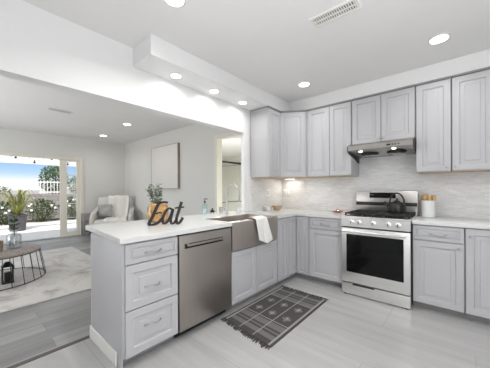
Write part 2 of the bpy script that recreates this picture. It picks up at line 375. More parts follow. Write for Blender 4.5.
# ------------------------------------------------------------------ cabinets
def pull(parent, x, z, w=.12, y=-.02):
    b = B(); pts = []
    for i in range(13):
        s = i/12; pts.append((x-w/2+w*s, y-.004-.024*math.sin(PI*s)**.6, z+.006*math.sin(2*PI*s)))
    b.tube(pts, [.006-.0018*math.sin(PI*i/12) for i in range(13)], 8)
    b.lathe([(.009, y), (.009, y-.005), (.005, y-.008)], (x-w/2, 0, z), 'y', 12).lathe([(.009, y), (.009, y-.005), (.005, y-.008)], (x+w/2, 0, z), 'y', 12)
    return b.build('pull', M['nickel'], parent)
def knob(parent, x, z, y=-.02):
    return B().lathe([(.006, y), (.005, y-.012), (.011, y-.016), (.013, y-.022), (.010, y-.028), (.001, y-.030)], (x, 0, z), 'y', 14).build('knob', M['nickel'], parent)
Z0, Z1 = .072, .876
def base(label, loc, rz, w, fronts, depth=.585, open_top=None, toe=True, end=None):
    """fronts: (kind, x0, x1, z0, z1, handle x, handle z)"""
    t = thing('base_cabinet', label, 'cabinet', loc, rz)
    b = B(); zt = open_top or Z1-.001
    b.box(.001, w-.001, .001, depth, Z0, zt, .001)
    b.build('body', M['cab'], t)
    B().box(.001, w-.001, .062, .075, 0, Z0).build('toe_kick', M['cab_in'], t)
    for k, x0, x1, z0, z1, hx, hz in fronts:
        p = B().panel(x0, x1, z0, z1).build(k, M['cab'], t)
        if hx is None: continue
        (pull if k == 'drawer' else knob)(p, hx, hz)
    return t
R90 = PI/2
dw_ = .432
db = base('grey three drawer base cabinet at the end of the peninsula', (0, -2.37, 0), R90, dw_, [
    ('drawer', .012, dw_-.004, .722, .862, dw_/2, .787), ('drawer', .012, dw_-.004, .402, .714, dw_/2-.005, .540), ('drawer', .012, dw_-.004, .076, .394, dw_/2-.005, .262)])
B().box(-.005, .0, .0, .60, 0.0, Z1-.001, .001).build('end_panel', M['cab'], db)
struct('baseboard_peninsula', B().box(-.612, -.075, -2.389, -2.3755, 0, .100, .004), M['trim'], 'white baseboard along the end of the peninsula')
struct('wall_peninsula', B().box(-.614, -.603, -2.374, -.405, 0, .874), M['lwall'], 'back of the peninsula below the counter overhang')
base('grey double door base cabinet under the farmhouse sink', (0, -1.318, 0), R90, .818, [
    ('door', .006, .406, .078, .606, None, 0), ('door', .412, .812, .078, .606, None, 0)], open_top=.615)
cc = thing('corner_cabinet', 'grey corner base cabinet with narrow doors between sink and range', 'cabinet', (0, 0, 0))
B().prism([(-.585, -.498), (-.001, -.498), (-.001, .001), (.213, .001), (.213, .583), (-.585, .583)], 'z', Z0, Z1-.001).build('body', M['cab'], cc)
B().prism([(-.075, -.498), (-.062, -.498), (-.062, .062), (.213, .062), (.213, .075), (-.075, .075)], 'z', 0, Z0).build('toe_kick', M['cab_in'], cc)
for a, b_ in ((-.478, -.250), (-.244, -.014)):
    o = B().panel(a, b_, .078, .866).build('door', M['cab'], cc); o.rotation_euler = (0, 0, R90)
B().panel(.026, .196, .078, .866).build('door', M['cab'], cc)
base('grey base cabinet with drawer to the left of the range', (.214, 0, 0), 0, .446, [
    ('drawer', .012, .440, .722, .864, .225, .792), ('door', .012, .440, .078, .712, .405, .672)])
base('grey base cabinet with drawer to the right of the range', (1.374, 0, 0), 0, .408, [
    ('drawer', .006, .402, .722, .864, .21, .792), ('door', .006, .402, .078, .712, .368, .672)])
base('grey full height door base cabinet at the right edge', (1.784, 0, 0), 0, .46, [('door', .006, .452, .078, .866, .042, .80)])
base('grey base cabinet beyond the right edge of the view', (2.246, 0, 0), 0, .40, [('door', .006, .394, .078, .866, .042, .80)])

# counters
ct = B().prism([(-.885, -2.335), (.036, -2.400), (.036, -1.322), (-.445, -1.322), (-.445, -.506), (.036, -.506), (.036, -.036), (.659, -.036),
                (.659, .587), (-.597, .587), (-.597, -.405), (-.885, -.405)], 'z', .877, .915)
bmesh.ops.bevel(ct.bm, geom=[e for e in ct.bm.edges if all(v.co.z > .91 for v in e.verts)], offset=.003, segments=2, affect='EDGES')
tag(ct.build('countertop', M['quartz']), 'white quartz worktop running over the peninsula and round the corner', 'countertop')
ct2 = B().box(1.373, 2.65, -.036, .587, .877, .915, .003)
tag(ct2.build('countertop', M['quartz']), 'white quartz worktop to the right of the range', 'countertop')

# upper cabinets
UZ0, UZ1 = 1.425, 2.40
def upper(label, loc, rz, w, doors, z0=UZ0, depth=.305, knobs=()):
    t = thing('wall_cabinet', label, 'cabinet', loc, rz)
    B().box(.001, w-.001, .001, depth, z0, UZ1, .001).build('body', M['cab'], t)
    B().box(.001, w-.001, -.022, depth, UZ1+.0005, UZ1+.020, .003).build('crown', M['cab_in'], t)
    B().box(.002, w-.002, .002, depth, z0-.004, z0-.0002).build('underside', M['birch'], t)
    for (x0, x1, kx) in doors:
        p = B().panel(x0, x1, z0+.005, UZ1-.012).build('door', M['cab'], t)
        if kx is not None: knob(p, kx, z0+.045)
    return t
UY = .283
upper('grey wall cabinet with its side panel beside the pass-through opening', (-.292, -.262, 0), R90, .322, [(.006, .316, None)], depth=.303)
dg = thing('wall_cabinet', 'grey diagonal corner wall cabinet with one narrow door', 'cabinet', (0, 0, 0))
pa, pb = Vector((-.296, .064)), Vector((.034, UY))
outl = [(-.594, .064), (pa.x, pa.y), (pb.x, pb.y), (.034, .586), (-.594, .586)]
B().prism(outl, 'z', UZ0, UZ1).build('body', M['cab'], dg)
B().prism(outl, 'z', UZ0-.004, UZ0-.0002).build('underside', M['birch'], dg)
nn = Vector((pb.y-pa.y, -(pb.x-pa.x))).normalized()*.022
B().prism([(-.594, .064), (pa.x+nn.x, pa.y+nn.y+.012), (pb.x+nn.x-.01, pb.y+nn.y), (.034, .586), (-.594, .586)], 'z', UZ1+.0005, UZ1+.020).build('crown', M['cab_in'], dg)
ddir = (pb-pa); dlen = ddir.length
o = B().panel(.012, dlen-.03, UZ0+.005, UZ1-.012).build('door', M['cab'], dg)
o.location = (pa.x, pa.y, 0); o.rotation_euler = (0, 0, math.atan2(ddir.y, ddir.x))
upper('grey double door wall cabinet left of the range hood', (.038, UY, 0), 0, .642, [(.02, .346, None), (.352, .636, None)])
upper('short grey double door wall cabinet above the range hood', (.684, UY, 0), 0, .688, [(.006, .340, .315), (.346, .682, .372)], z0=1.815)
upper('grey wall cabinet directly right of the range hood', (1.376, UY, 0), 0, .308, [(.006, .302, .272)])
upper('grey wall cabinet at the right edge of the picture', (1.687, UY, 0), 0, .320, [(.006, .312, .034)])
upper('grey wall cabinet beyond the right edge of the view', (2.010, UY, 0), 0, .45, [(.006, .444, .034)])
# under cabinet light in the corner
ul = thing('under_cabinet_light', 'small lit strip light under the corner wall cabinet', 'light', (-.36, .46, UZ0-.0045))
B().box(-.09, .09, -.012, .012, -.010, -.0005, .002).build('housing', M['plastic'], ul)
B().box(-.08, .08, -.009, .009, -.012, -.0102).build('lens', M['lamp'], ul)
ld = bpy.data.lights.new('lamp', 'AREA'); ld.shape = 'RECTANGLE'; ld.size = .16; ld.size_y = .02; ld.energy = .8; ld.color = (1, .9, .78)
lo = bpy.data.objects.new('lamp', ld); COL.objects.link(lo); lo.parent = ul; lo.location = (0, 0, -.014)

# ------------------------------------------------------------------ dishwasher
dw = thing('dishwasher', 'stainless steel dishwasher between the drawers and the sink cabinet', 'dishwasher', (0, -1.936, 0), R90)
B().box(.003, .611, .012, .58, .05, .872).build('body', M['dark'], dw)
B().box(.005, .609, -.028, .011, .075, .862, .004).build('door', M['steel_d'], dw)
B().box(.005, .609, -.018, .011, .863, .874).build('control_strip', M['black'], dw)
B().box(.055, .49, -.0295, -.0275, .750, .790, .0005).build('handle_shade_strip', M['dark'], dw)  # flat dark strip painted in as the shade behind the handle bar
hb = B().box(.06, .485, -.066, -.050, .774, .790, .004)
hb.box(.075, .095, -.052, -.027, .775, .788).box(.45, .47, -.052, -.027, .775, .788)
hb.build('handle', M['steel_d'], dw)
B().box(.01, .604, .055, .07, .0, .072).build('kick_plate', M['black'], dw)

# ------------------------------------------------------------------ farmhouse sink, faucet, towel
sk = thing('farmhouse_sink', 'stainless apron front farmhouse sink set into the white worktop', 'sink', (0, 0, 0))
sb = B(); N = 17; SY0, SY1 = -1.316, -.512
# bowed apron
front, back = [], []
rb = []
for i in range(N):
    s = i/(N-1); y = SY0+(SY1-SY0)*s; bow = .030+.030*math.sin(PI*s)
    rb.append([(bow, y, .628), (bow, y, .905), (bow-.008, y, .9125), (-.02, y, .9125), (-.02, y, .69), (.002, y, .628)])
sb.loops(rb); sb.build('apron', M['sinksteel'], sk)
b2 = B(); a0, a1, c0, c1 = -.442, -.021, SY0, SY1
for q in ((a0, a0+.018, c0, c1), (a0+.018, a1, c0, c0+.018), (a0+.018, a1, c1-.018, c1)):
    b2.box(q[0], q[1], q[2], q[3], .68, .9125, .003)
b2.box(a0+.018, a1, c0+.018, c1-.018, .672, .688)
b2.build('basin', M['sinksteel'], sk)
B().lathe([(.045, .688), (.045, .692), (.03, .691), (.02, .689)], (-.23, -.91, 0), 'z', 20).build('drain', M['chrome'], sk)
fc = thing('faucet', 'tall brushed nickel gooseneck faucet behind the sink', 'faucet', (-.52, -.845, .9155))
B().lathe([(.028, 0), (.028, .006), (.019, .012), (.017, .09), (.013, .10)], n=20).build('base', M['nickel'], fc)
pts = [(0, 0, .09)]+[(0, 0, .09+.05*i) for i in range(1, 5)]
for i in range(1, 13):
    a = PI*i/12; pts.append((.095-.095*math.cos(a), .02*i/12, .30+.095*math.sin(a)))
pts += [(.192, .02, .27)]
B().tube(pts, .0115, 12).build('spout', M['nickel'], fc)
B().lathe([(.0125, 0), (.0165, .01), (.0175, .08), (.014, .10)], (.193, .02, .175), 'z', 16).build('spray_head', M['nickel'], fc)
B().tube([(0, -.015, .055), (0, -.035, .06), (.01, -.05, .095)], .006, 8).build('lever', M['nickel'], fc)
tw = B(); nu, nv = 22, 30
grid = []
for j in range(nv):
    v = j/(nv-1); row = []
    for i in range(nu):
        u = i/(nu-1)
        L = .52*v
        y = -1.0+.20*u
        top = .9155+.008
        rim = .058
        if L < .10: x, z = -.03+.085*(L/.10), top+.010*math.sin(PI*L/.1)
        else:
            d = L-.10; hang = d; x, z = rim+.014+.010*math.sin(u*9+.5)*min(1, d*6)+.006, top-hang
            lenmax = .30-.05*abs(u-.6)*2; z = top-hang*lenmax/.42
            y += d*.26*(.5+.6*u)
        row.append((x+.004*math.sin(u*23), y, z))
    grid.append(row)
for j in range(nv-1):
    for i in range(nu-1): pass
vs = [[tw.bm.verts.new(p) for p in r] for r in grid]
for j in range(nv-1):
    for i in range(nu-1): tw.bm.faces.new((vs[j][i], vs[j][i+1], vs[j+1][i+1], vs[j+1][i]))
two = tw.build('dish_towel', M['cloth'], ang=80)
md = two.modifiers.new('thickness', 'SOLIDIFY'); md.thickness = .006; md.offset = 1
tag(two, 'white cloth towel hanging over the sink front', 'towel')

# ------------------------------------------------------------------ range
rg = thing('gas_range', 'stainless steel gas range with black oven window', 'stove', (.6725, -.025, 0)); RW = .698
B().box(0, RW, -.028, .575, .035, .905).build('body', M['black'], rg)
dr = B().box(.004, RW-.004, -.076, -.029, .012, .137, .004).build('drawer', M['steel_h'], rg)
B().box(.13, .36, -.0775, -.0755, .122, .1365).build('slot_shade_strip', M['dark'], dr)  # dark strip on the drawer face; colour stands for shade in a slot
od = B().box(.004, RW-.004, -.078, -.029, .148, .786, .004).build('oven_door', M['steel_h'], rg)
B().box(.062, RW-.060, -.0805, -.0775, .272, .715, .001).build('window', M['blackglass'], od)
hb = B().tube([(.03, -.128, .752), (RW-.03, -.128, .752)], .0125, 12)
hb.box(.045, .07, -.125, -.077, .744, .760, .003).box(RW-.07, RW-.045, -.125, -.077, .744, .760, .003); hb.build('handle', M['steel_h'], od)
B().prism([(-.080, .803), (-.029, .803), (-.029, .916), (-.055, .916), (-.074, .905)], 'x', .002, RW-.002).build('control_panel', M['steel_h'], rg)
for i, x in enumerate((.125, .205, .352, .500, .590)):
    kz = .858
    kb = B().lathe([(.027, -.079), (.027, -.085), (.021, -.088), (.0195, -.112), (.016, -.115), (.001, -.1155)], (x, 0, kz), 'y', 20).build('knob', M['steel_h'], rg)
    B().box(x-.003, x+.003, -.1175, -.1154, kz-.016, kz+.016).build('pointer', M['dark'], kb)
B().box(.0, RW, -.055, .50, .906, .920, .003).build('cooktop', M['steel_h'], rg)
B().box(.03, RW-.03, -.01, .49, .9205, .924, .001).build('burner_pan', M['black'], rg)
for cx_ in (.13, .349, .568):
    g = B(); w = .105
    for x in (cx_-w, cx_, cx_+w): g.box(x-.006, x+.006, .0, .48, .944, .960, .002)
    for y in (.005, .12, .24, .36, .475): g.box(cx_-w, cx_+w, y-.006, y+.006, .944, .960, .002)
    for x in (cx_-w, cx_+w):
        for y in (.01, .24, .47): g.box(x-.007, x+.007, y-.007, y+.007, .924, .946)
    g.build('grate', M['blackmatte'], rg)
for x, y in ((.13, .12), (.13, .36), (.349, .24), (.568, .12), (.568, .36)):
    B().lathe([(.045, .924), (.045, .932), (.032, .934), (.032, .940), (.001, .941)], (x, y, 0), 'z', 20).build('burner', M['blackmatte'], rg)
bgd = B().box(0, RW, .50, .575, .906, 1.215, .006).build('backguard', M['steel'], rg)
B().box(.17, .47, .4965, .4995, 1.125, 1.195, .002).build('display', M['blackglass'], bgd)
B().box(.004, RW-.004, .490, .4995, 1.028, 1.072, .003).build('vent_strip', M['black'], bgd)
for x in (.04, RW-.04):
    for y in (-.04, .5): B().lathe([(.018, 0), (.018, .02), (.012, .034)], (x, y-.012 if y < 0 else y, 0), 'z', 12).build('foot', M['black'], rg)
kt = thing('kettle', 'black kettle with arched handle standing on the range grates', 'kettle', (1.185, .30, .9605))
B().lathe([(.084, 0), (.092, .01), (.094, .05), (.086, .09), (.062, .118), (.03, .130), (.028, .136)], n=28).build('body', M['black'], kt)
B().lathe([(.03, .136), (.026, .142), (.008, .145), (.010, .152), (.013, .160), (.008, .168), (.001, .169)], n=20).build('lid', M['black'], kt)
B().tube([(-.082, 0, .07), (-.115, 0, .10), (-.128, 0, .13)], [.02, .014, .010], 12).build('spout', M['black'], kt)
B().tube([(-.075*math.cos(PI*i/14)+.0, 0, .105+.125*math.sin(PI*i/14)) for i in range(15)], .009, 10).build('handle', M['black'], kt)

# range hood
hdn = thing('range_hood', 'stainless under-cabinet range hood with two lit lamps', 'range hood', (.676, 0, 0)); HW = .698
HP = [(.586, 1.812), (.20, 1.812), (.118, 1.775), (.118, 1.722), (.135, 1.716), (.586, 1.672)]
B().prism(HP, 'x', .008, HW-.008).build('body', M['steel'], hdn)
SP = [(.587, 1.812), (.198, 1.812), (.116, 1.776), (.116, 1.715), (.16, 1.690), (.40, 1.640), (.50, 1.600), (.587, 1.600)]
B().prism(SP, 'x', 0, .0075).build('side_panel', M['black'], hdn)
B().prism(SP, 'x', HW-.0075, HW).build('side_panel', M['black'], hdn)
def under(y): return 1.716-(y-.135)*(1.716-1.672)/(.586-.135)
for x in (.20, .50):
    f = B().lathe([(.105, -.0005), (.105, -.008), (.09, -.018), (.02, -.026)], (x, .36, under(.36)), 'z', 28).build('fan_grille', M['black'], hdn)
    for r in (.085, .06, .035):
        B().tube([(x+r*math.cos(2*PI*k/24), .36+r*math.sin(2*PI*k/24), under(.36)-.03+.09*(.1-r)) for k in range(24)], .0035, 6, True).build('ring', M['chrome'], f)
    l = B().lathe([(.022, 0), (.022, -.004), (.018, -.008)], (x-.06 if x < .3 else x, .185, under(.185)), 'z', 20).build('lamp_lens', M['lamp'], hdn)
for k in range(3): B().lathe([(.008, .118), (.008, .112), (.006, .110)], (HW-.20+.03*k, 0, 1.749), 'y', 12).build('button', M['dark'], hdn)
B().box(HW-.26, HW-.22, .1145, .1178, 1.74, 1.758).build('badge', M['dark'], hdn)

# ------------------------------------------------------------------ floor mat and rug
def floor_mat():
    t = thing('woven_mat', 'charcoal woven kitchen mat with fringed ends in front of the sink', 'rug', (0.03, -1.505, .001))
    Wd, Ln, nx, ny = .60, 1.07, 60, 106
    b = B()
    def ink(u, v):                     # u across 0..1, v along 0..1
        if u < .035 or u > .965: return 0
        if u < .06 or u > .94: return 2
        for c in (.36, .64):
            if abs(u-c) < .012: return 2
        if .28 < v < .74:
            if abs(v-.285) < .008 or abs(v-.735) < .008: return 2
            for cu in (.21, .5, .79):
                for cv in (.40, .61):
                    q = abs(u-cu)/.085+abs(v-cv)/.058
                    if q < 1 and (int((q*5)) % 2 == 0 or (int(u*60)+int(v*106)) % 3): return 1 if q > .5 else 2
            return 0
        w = v if v < .5 else 1-v
        if w < .03: return 0
        k = (w-.03)/.25
        if .10 < k < .34: return 1
        if .46 < k < .54: return 1
        if .62 < k < .92: return 1
        return 0
    vs = [[b.bm.verts.new((Wd*i/nx, Ln*j/ny+.075*(1-i/nx)*(1-j/ny), .007)) for i in range(nx+1)] for j in range(ny+1)]
    for j in range(ny):
        for i in range(nx):
            f = b.bm.faces.new((vs[j][i], vs[j][i+1], vs[j+1][i+1], vs[j+1][i])); f.material_index = ink((i+.5)/nx, (j+.5)/ny)
    lo = [b.bm.verts.new(p) for p in ((0, .075, 0), (Wd, 0, 0), (Wd, Ln, 0), (0, Ln, 0))]
    b.bm.faces.new(lo[::-1])
    b.bm.faces.new([lo[0], lo[1]]+[vs[0][i] for i in range(nx, -1, -1)]); b.bm.faces.new([lo[2], lo[3]]+[vs[ny][i] for i in range(nx+1)])
    b.bm.faces.new([lo[1], lo[2]]+[vs[j][nx] for j in range(ny, -1, -1)]); b.bm.faces.new([lo[3], lo[0]]+[vs[j][0] for j in range(ny+1)])
    b.build('weave', [M['matdark'], M['matgrey'], M['matlight']], t, smooth=False)
    f = B(); rnd = random.Random(3)
    for e, sgn in ((0, -1), (Ln, 1)):
        for i in range(46):
            x = Wd*(i+.5)/46; dx = rnd.uniform(-.012, .012); L = rnd.uniform(.035, .06)
            q = e+(.075*(1-x/Wd) if sgn < 0 else 0); f.tube([(x, q, .005), (x+dx*.5, q+sgn*L*.5, .0065), (x+dx, q+sgn*L, .004)], [.0045, .0055, .0035], 5)
    fo = f.build('fringe', M['matdark'], t); fo['kind'] = 'stuff'
floor_mat()
rgm = B().box(-4.70, -1.757, -4.6, -1.50, .001, .012, .004)
tag(rgm.build('area_rug', M['rug']), 'large pale grey faded area rug under the coffee table', 'rug')

# ------------------------------------------------------------------ counter things
def eat_sign():
    t = thing('word_sign', 'dark cursive metal word sign reading Eat on the peninsula', 'sign', (-.390, -1.977, .9155), math.atan2(.236, .138))
    k = .00140
    def S(pts, r=8.5):
        P = []
        p = [Vector((x-66, 0, 338-y))*k for x, y in pts]
        for i in range(len(p)-1):         # Catmull-Rom
            a, b, c, d = p[max(i-1, 0)], p[i], p[i+1], p[min(i+2, len(p)-1)]
            for s in range(6):
                u = s/6; P.append(.5*((2*b)+(-a+c)*u+(2*a-5*b+4*c-d)*u*u+(-a+3*b-3*c+d)*u**3))
        P.append(p[-1])
        b = B(); rings = []; R = r*k
        for i, q in enumerate(P):
            tn = (P[min(i+1, len(P)-1)]-P[max(i-1, 0)]).normalized(); n = Vector((tn.z, 0, -tn.x))
            ww = R*(.62+.45*abs(n.x))
            rings.append([q+n*ww+Vector((0, -.009, 0)), q+n*ww+Vector((0, .009, 0)), q-n*ww+Vector((0, .009, 0)), q-n*ww+Vector((0, -.009, 0))])
        for rr in rings:
            for q in rr: q.z = max(q.z, 0)
        b.loops(rings); return b
    S([(188, 190), (160, 186), (132, 196), (112, 232), (92, 280), (72, 318), (76, 332), (100, 331), (128, 318), (152, 292)], 10).build('letter_e', M['black_letter'], t)
    S([(112, 262), (132, 254), (150, 258)], 7).build('letter_e_bar', M['black_letter'], t)
    S([(218, 238), (194, 228), (172, 250), (154, 296), (160, 326), (182, 318), (204, 280), (220, 234), (206, 296), (208, 326), (226, 326), (246, 298)], 8.5).build('letter_a', M['black_letter'], t)
    S([(276, 186), (258, 246), (242, 300), (246, 330), (266, 322), (284, 292)], 9).build('letter_t', M['black_letter'], t)
    S([(232, 228), (262, 224), (292, 222)], 8).build('letter_t_bar', M['black_letter'], t)
eat_sign()
va = thing('amber_vase', 'squat amber glass vase holding eucalyptus sprigs behind the sign', 'vase', (-.612, -1.757, .9155))
B().lathe([(.072, 0), (.094, .012), (.106, .05), (.106, .14), (.095, .178), (.070, .190), (.066, .190), (.088, .172), (.098, .135), (.098, .05), (.06, .012)], n=32).build('body', M['amber'], va)
st = B(); lf = B(); rnd = random.Random(11)
for k in range(7):
    a = rnd.uniform(0, 2*PI); h = rnd.uniform(.29, .41); sp = rnd.uniform(.02, .07)
    pts = [(sp*s*s*math.cos(a)+.012*math.cos(a)-.05*s*s, sp*s*s*math.sin(a)+.012*math.sin(a)-.045*s*s, .03+(h-.03)*s) for s in (0, .25, .5, .75, 1)]
    st.tube(pts, .0025, 5)
    for j in range(9):
        s = .48+.52*j/8; p = Vector((sp*s*s*math.cos(a)+.012*math.cos(a)-.05*s*s, sp*s*s*math.sin(a)+.012*math.sin(a)-.045*s*s, .03+(h-.03)*s))
        for q in range(2):
            d = Vector((rnd.uniform(-1, 1), rnd.uniform(-1, 1), rnd.uniform(-.2, .8)))
            lf.leaf(p, d, (rnd.uniform(-1, 1), rnd.uniform(-1, 1), 1), rnd.uniform(.035, .05), .034, .2)
st.build('stems', M['stem'], va); lf.build('leaves', M['euca'], va)
sp_ = thing('soap_bottle', 'pale teal soap bottle with black pump behind the dishwasher', 'bottle', (-.80, -.975, .9155))
B().lathe([(.030, 0), (.033, .004), (.033, .115), (.026, .135), (.013, .145), (.013, .155)], n=24).build('body', M['tealglass'], sp_)
B().lathe([(.029, .003), (.029, .07), (.001, .0705)], n=24).build('liquid', M['crock'], sp_)
pb_ = B().lathe([(.0145, .155), (.0145, .175), (.005, .178), (.005, .200), (.012, .202), (.012, .210)], n=16)
pb_.tube([(0, 0, .206), (.02, .01, .207), (.038, .018, .202)], .005, 8); pb_.build('pump', M['black'], sp_)
db_ = thing('dish_brush', 'dark round scrubbing brush in a small white dish beside the soap bottle', 'brush', (-.78, -.86, .9155))
B().lathe([(.035, 0), (.040, .006), (.042, .02), (.039, .021), (.036, .008)], n=24).build('dish', M['crock'], db_)
B().lathe([(.030, .009), (.033, .03), (.030, .045), (.012, .055), (.014, .075), (.001, .078)], n=20).build('brush', M['black'], db_)
cg = thing('drinking_glass', 'small clear glass tumbler on the bar top near the doorway', 'glass', (-.74, -.74, .9155))
B().lathe([(.026, 0), (.031, .09), (.0295, .09), (.0245, .006)], n=24).build('tumbler', M['glassclear'], cg)
jr = thing('storage_jar', 'small white jar standing right of the faucet', 'jar', (-.53, -.60, .9155))
B().lathe([(.03, 0), (.034, .008), (.034, .055), (.028, .062)], n=24).build('body', M['crock'], jr)
B().lathe([(.029, .062), (.029, .070), (.006, .072), (.008, .082), (.001, .084)], n=20).build('lid', M['nickel'], jr)
nb = thing('napkin_box', 'white box in a wire rack in the counter corner', 'box', (-.50, .02, .9155), -.5)
B().box(-.055, .055, -.03, .03, .006, .062, .004).build('box', M['plastic'], nb)
wr = B()
for z in (.004, .045): wr.tube([(-.062, -.037, z), (.062, -.037, z), (.062, .037, z), (-.062, .037, z)], .003, 6, True)
for x, y in ((-.062, -.037), (.062, -.037), (.062, .037), (-.062, .037)): wr.tube([(x, y, .001), (x, y, .05)], .003, 6)
wr.build('rack', M['nickel'], nb)
bo = thing('wooden_bowl', 'tan wooden bowl in the counter corner', 'bowl', (-.44, .19, .9155))
B().lathe([(.038, 0), (.042, .004), (.066, .03), (.088, .072), (.084, .073), (.06, .034), (.036, .012)], n=32).build('bowl', M['bowlwood'], bo)
co = thing('copper_dish', 'pink copper dish with small ladle left of the range', 'dish', (.46, .36, .9155))
B().lathe([(.045, 0), (.05, .003), (.074, .020), (.071, .021), (.046, .007)], n=28).build('dish', M['copper'], co)
B().lathe([(.0005, .052), (.010, .05), (.020, .040), (.026, .026), (.022, .014), (.018, .009)], n=18).build('shaker', M['chrome'], co)
B().tube([(.02, 0, .024), (.09, -.01, .034), (.15, -.015, .036)], .005, 8).build('ladle_handle', M['copper'], co)
cn = thing('utensil_crock', 'white crock of wooden utensils right of the range', 'crock', (1.475, .44, .9155))
B().lathe([(.062, 0), (.066, .005), (.067, .19), (.063, .191), (.06, .012)], n=32).build('pot', M['crock'], cn)
rnd = random.Random(5)
for k in range(8):
    a = 2*PI*k/8+.3; r0, r1 = .02, .05+.012*(k % 2); h = .235+.03*((k*7) % 3)/2
    dx, dy = math.cos(a), math.sin(a)
    b = B().tube([(r0*dx, r0*dy, .015), (r1*.9*dx, r1*.9*dy, h-.07)], .006, 8)
    b.tube([(r1*.9*dx, r1*.9*dy, h-.075), (r1*dx, r1*dy, h-.04), (r1*1.08*dx, r1*1.08*dy, h)], [.007, .020, .012], 10)
    b.build('utensil', M['utensil'], cn)
def outlet(label, loc, rz, w=.075, n=1):
    t = thing('wall_outlet', label, 'outlet', loc, rz, 'outlets on the tile backsplash')
    B().box(-w/2, w/2, -.007, 0, -.058, .058, .003).build('plate', M['plastic'], t)
    for i in range(n):
        x = (i-(n-1)/2)*.046
        B().box(x-.017, x+.017, -.0095, -.0072, -.034, .034, .002).build('socket', M['crock'], t)
outlet('white double switch plate on the backsplash under the corner wall cabinet', (-.50, .5875, 1.19), 0, .12, 2)
outlet('white outlet plate on the sink wall backsplash by the opening', (-.5975, .17, 1.19), R90, .115, 2)

# ------------------------------------------------------------------ living room things
pc = thing('canvas_picture', 'large blank greige canvas picture on the living room wall', 'picture', (-3.835, .2995, 1.275))
pw, ph = 1.215, 1.08
B().box(-pw/2, -pw/2+.009, -.065, 0, 0, ph).box(pw/2-.009, pw/2, -.065, 0, 0, ph).box(-pw/2+.009, pw/2-.009, -.065, 0, 0, .009).box(-pw/2+.009, pw/2-.009, -.065, 0, ph-.009, ph).build('frame', M['frame'], pc)
B().box(-pw/2+.0095, pw/2-.0095, -.063, -.01, .0095, ph-.0095, .002).build('canvas', M['canvas'], pc)

def cushion(b, x0, x1, y0, y1, z0, z1, puff=.03, bev=.05):
    b.box(x0, x1, y0, y1, z0, z1, bev, 4)
ac = thing('armchair', 'pale grey upholstered armchair in the living room corner', 'armchair', (-5.40, -.36, 0), math.radians(60))
b = B(); cushion(b, -.40, .40, -.36, .36, .30, .47, bev=.05); b.build('seat', M['chairfab'], ac)
b = B(); cushion(b, -.44, .44, .24, .40, .42, 1.05, bev=.07); o = b.build('backrest', M['chairfab'], ac)
for s in (-1, 1):
    b = B(); b.prism([(-.36, .22), (.37, .22), (.38, .80), (.20, .73), (-.10, .66), (-.29, .62), (-.37, .50)], 'x', s*.40, s*.50)
    bmesh.ops.bevel(b.bm, geom=list(b.bm.edges), offset=.03, segments=3, affect='EDGES'); b.build('arm', M['chairfab'], ac)
B().box(-.42, .42, -.34, .40, .20, .30, .02).build('base', M['chairfab'], ac)
for sx_ in (-.36, .36):
    for sy_ in (-.28, .34): B().lathe([(.016, 0), (.024, .20)], (sx_, sy_, 0), 'z', 12).build('leg', M['wire'], ac)
th = B(); nu, nv = 26, 40; rows = []
for j in range(nv):
    v = j/(nv-1); L = 1.55*v; row = []
    for i in range(nu):
        u = i/(nu-1); x = -.17+.53*u+.02*math.sin(v*7)
        if L < .30: y, z = .425, .81+L*.87
        elif L < .52: a = (L-.30)/.22; y, z = .425-.22*a, 1.068+.02*math.sin(PI*a)
        elif L < 1.03: a = (L-.52)/.51; y, z = .205-.01*a, 1.068-.57*a
        elif L < 1.45: a = (L-1.03)/.42; y, z = .195-.575*a, .498
        else: a = (L-1.45)/.10; y, z = -.385, .485-.10*a
        row.append((x, y+.010*math.sin(u*15+v*3), z+.008*math.sin(u*17+v*5)))
    rows.append(row)
vs = [[th.bm.verts.new(p) for p in r] for r in rows]
for j in range(nv-1):
    for i in range(nu-1): th.bm.faces.new((vs[j][i], vs[j][i+1], vs[j+1][i+1], vs[j+1][i]))
tho = th.build('throw_blanket', M['throw'], ang=80); tho.location = ac.location; tho.rotation_euler = ac.rotation_euler
md = tho.modifiers.new('thickness', 'SOLIDIFY'); md.thickness = .012; md.offset = 1
tag(tho, 'white throw blanket draped over the armchair back and seat', 'blanket')
def pillow(name, label, loc, rot, w, m):
    b = B(); n = 12; top = []; 
    for s in (1, -1):
        g = [[(w*(i/n-.5), s*.075*max(0, (1-abs(2*i/n-1)**2.6)*(1-abs(2*j/n-1)**2.6))**.6, w*(j/n-.5)) for i in range(n+1)] for j in range(n+1)]
        vs = [[b.bm.verts.new(p) for p in r] for r in g]
        for j in range(n):
            for i in range(n): b.bm.faces.new((vs[j][i], vs[j][i+1], vs[j+1][i+1], vs[j+1][i]))
    bmesh.ops.remove_doubles(b.bm, verts=b.bm.verts, dist=.0008)
    o = b.build(name, m, ang=80); o.location = loc; o.rotation_euler = rot; return tag(o, label, 'pillow')
def acp(x, y, z): return ac.matrix_basis @ Vector((x, y, z))
bpy.context.view_layer.update()
pillow('throw_pillow', 'grey mottled pillow leaning in the left side of the armchair', acp(-.215, .075, .690), (math.radians(-14), 0, math.radians(62)), .34, M['pillowfab'])
sdt = thing('side_table', 'small weathered grey side table between patio door and armchair', 'table', (-6.06, -.80, 0))
B().box(-.11, .11, -.12, .12, .545, .60, .006).build('top', M['boxgrey'], sdt)
B().box(-.10, .10, -.11, .11, .40, .544, .004).build('drawer_box', M['boxgrey'], sdt)
for x in (-.09, .09):
    for y in (-.10, .10): B().box(x-.018, x+.018, y-.018, y+.018, 0, .544, .003).build('leg', M['boxgrey'], sdt)
B().box(-.09, .09, -.10, .10, .10, .12, .003).build('shelf', M['boxgrey'], sdt)

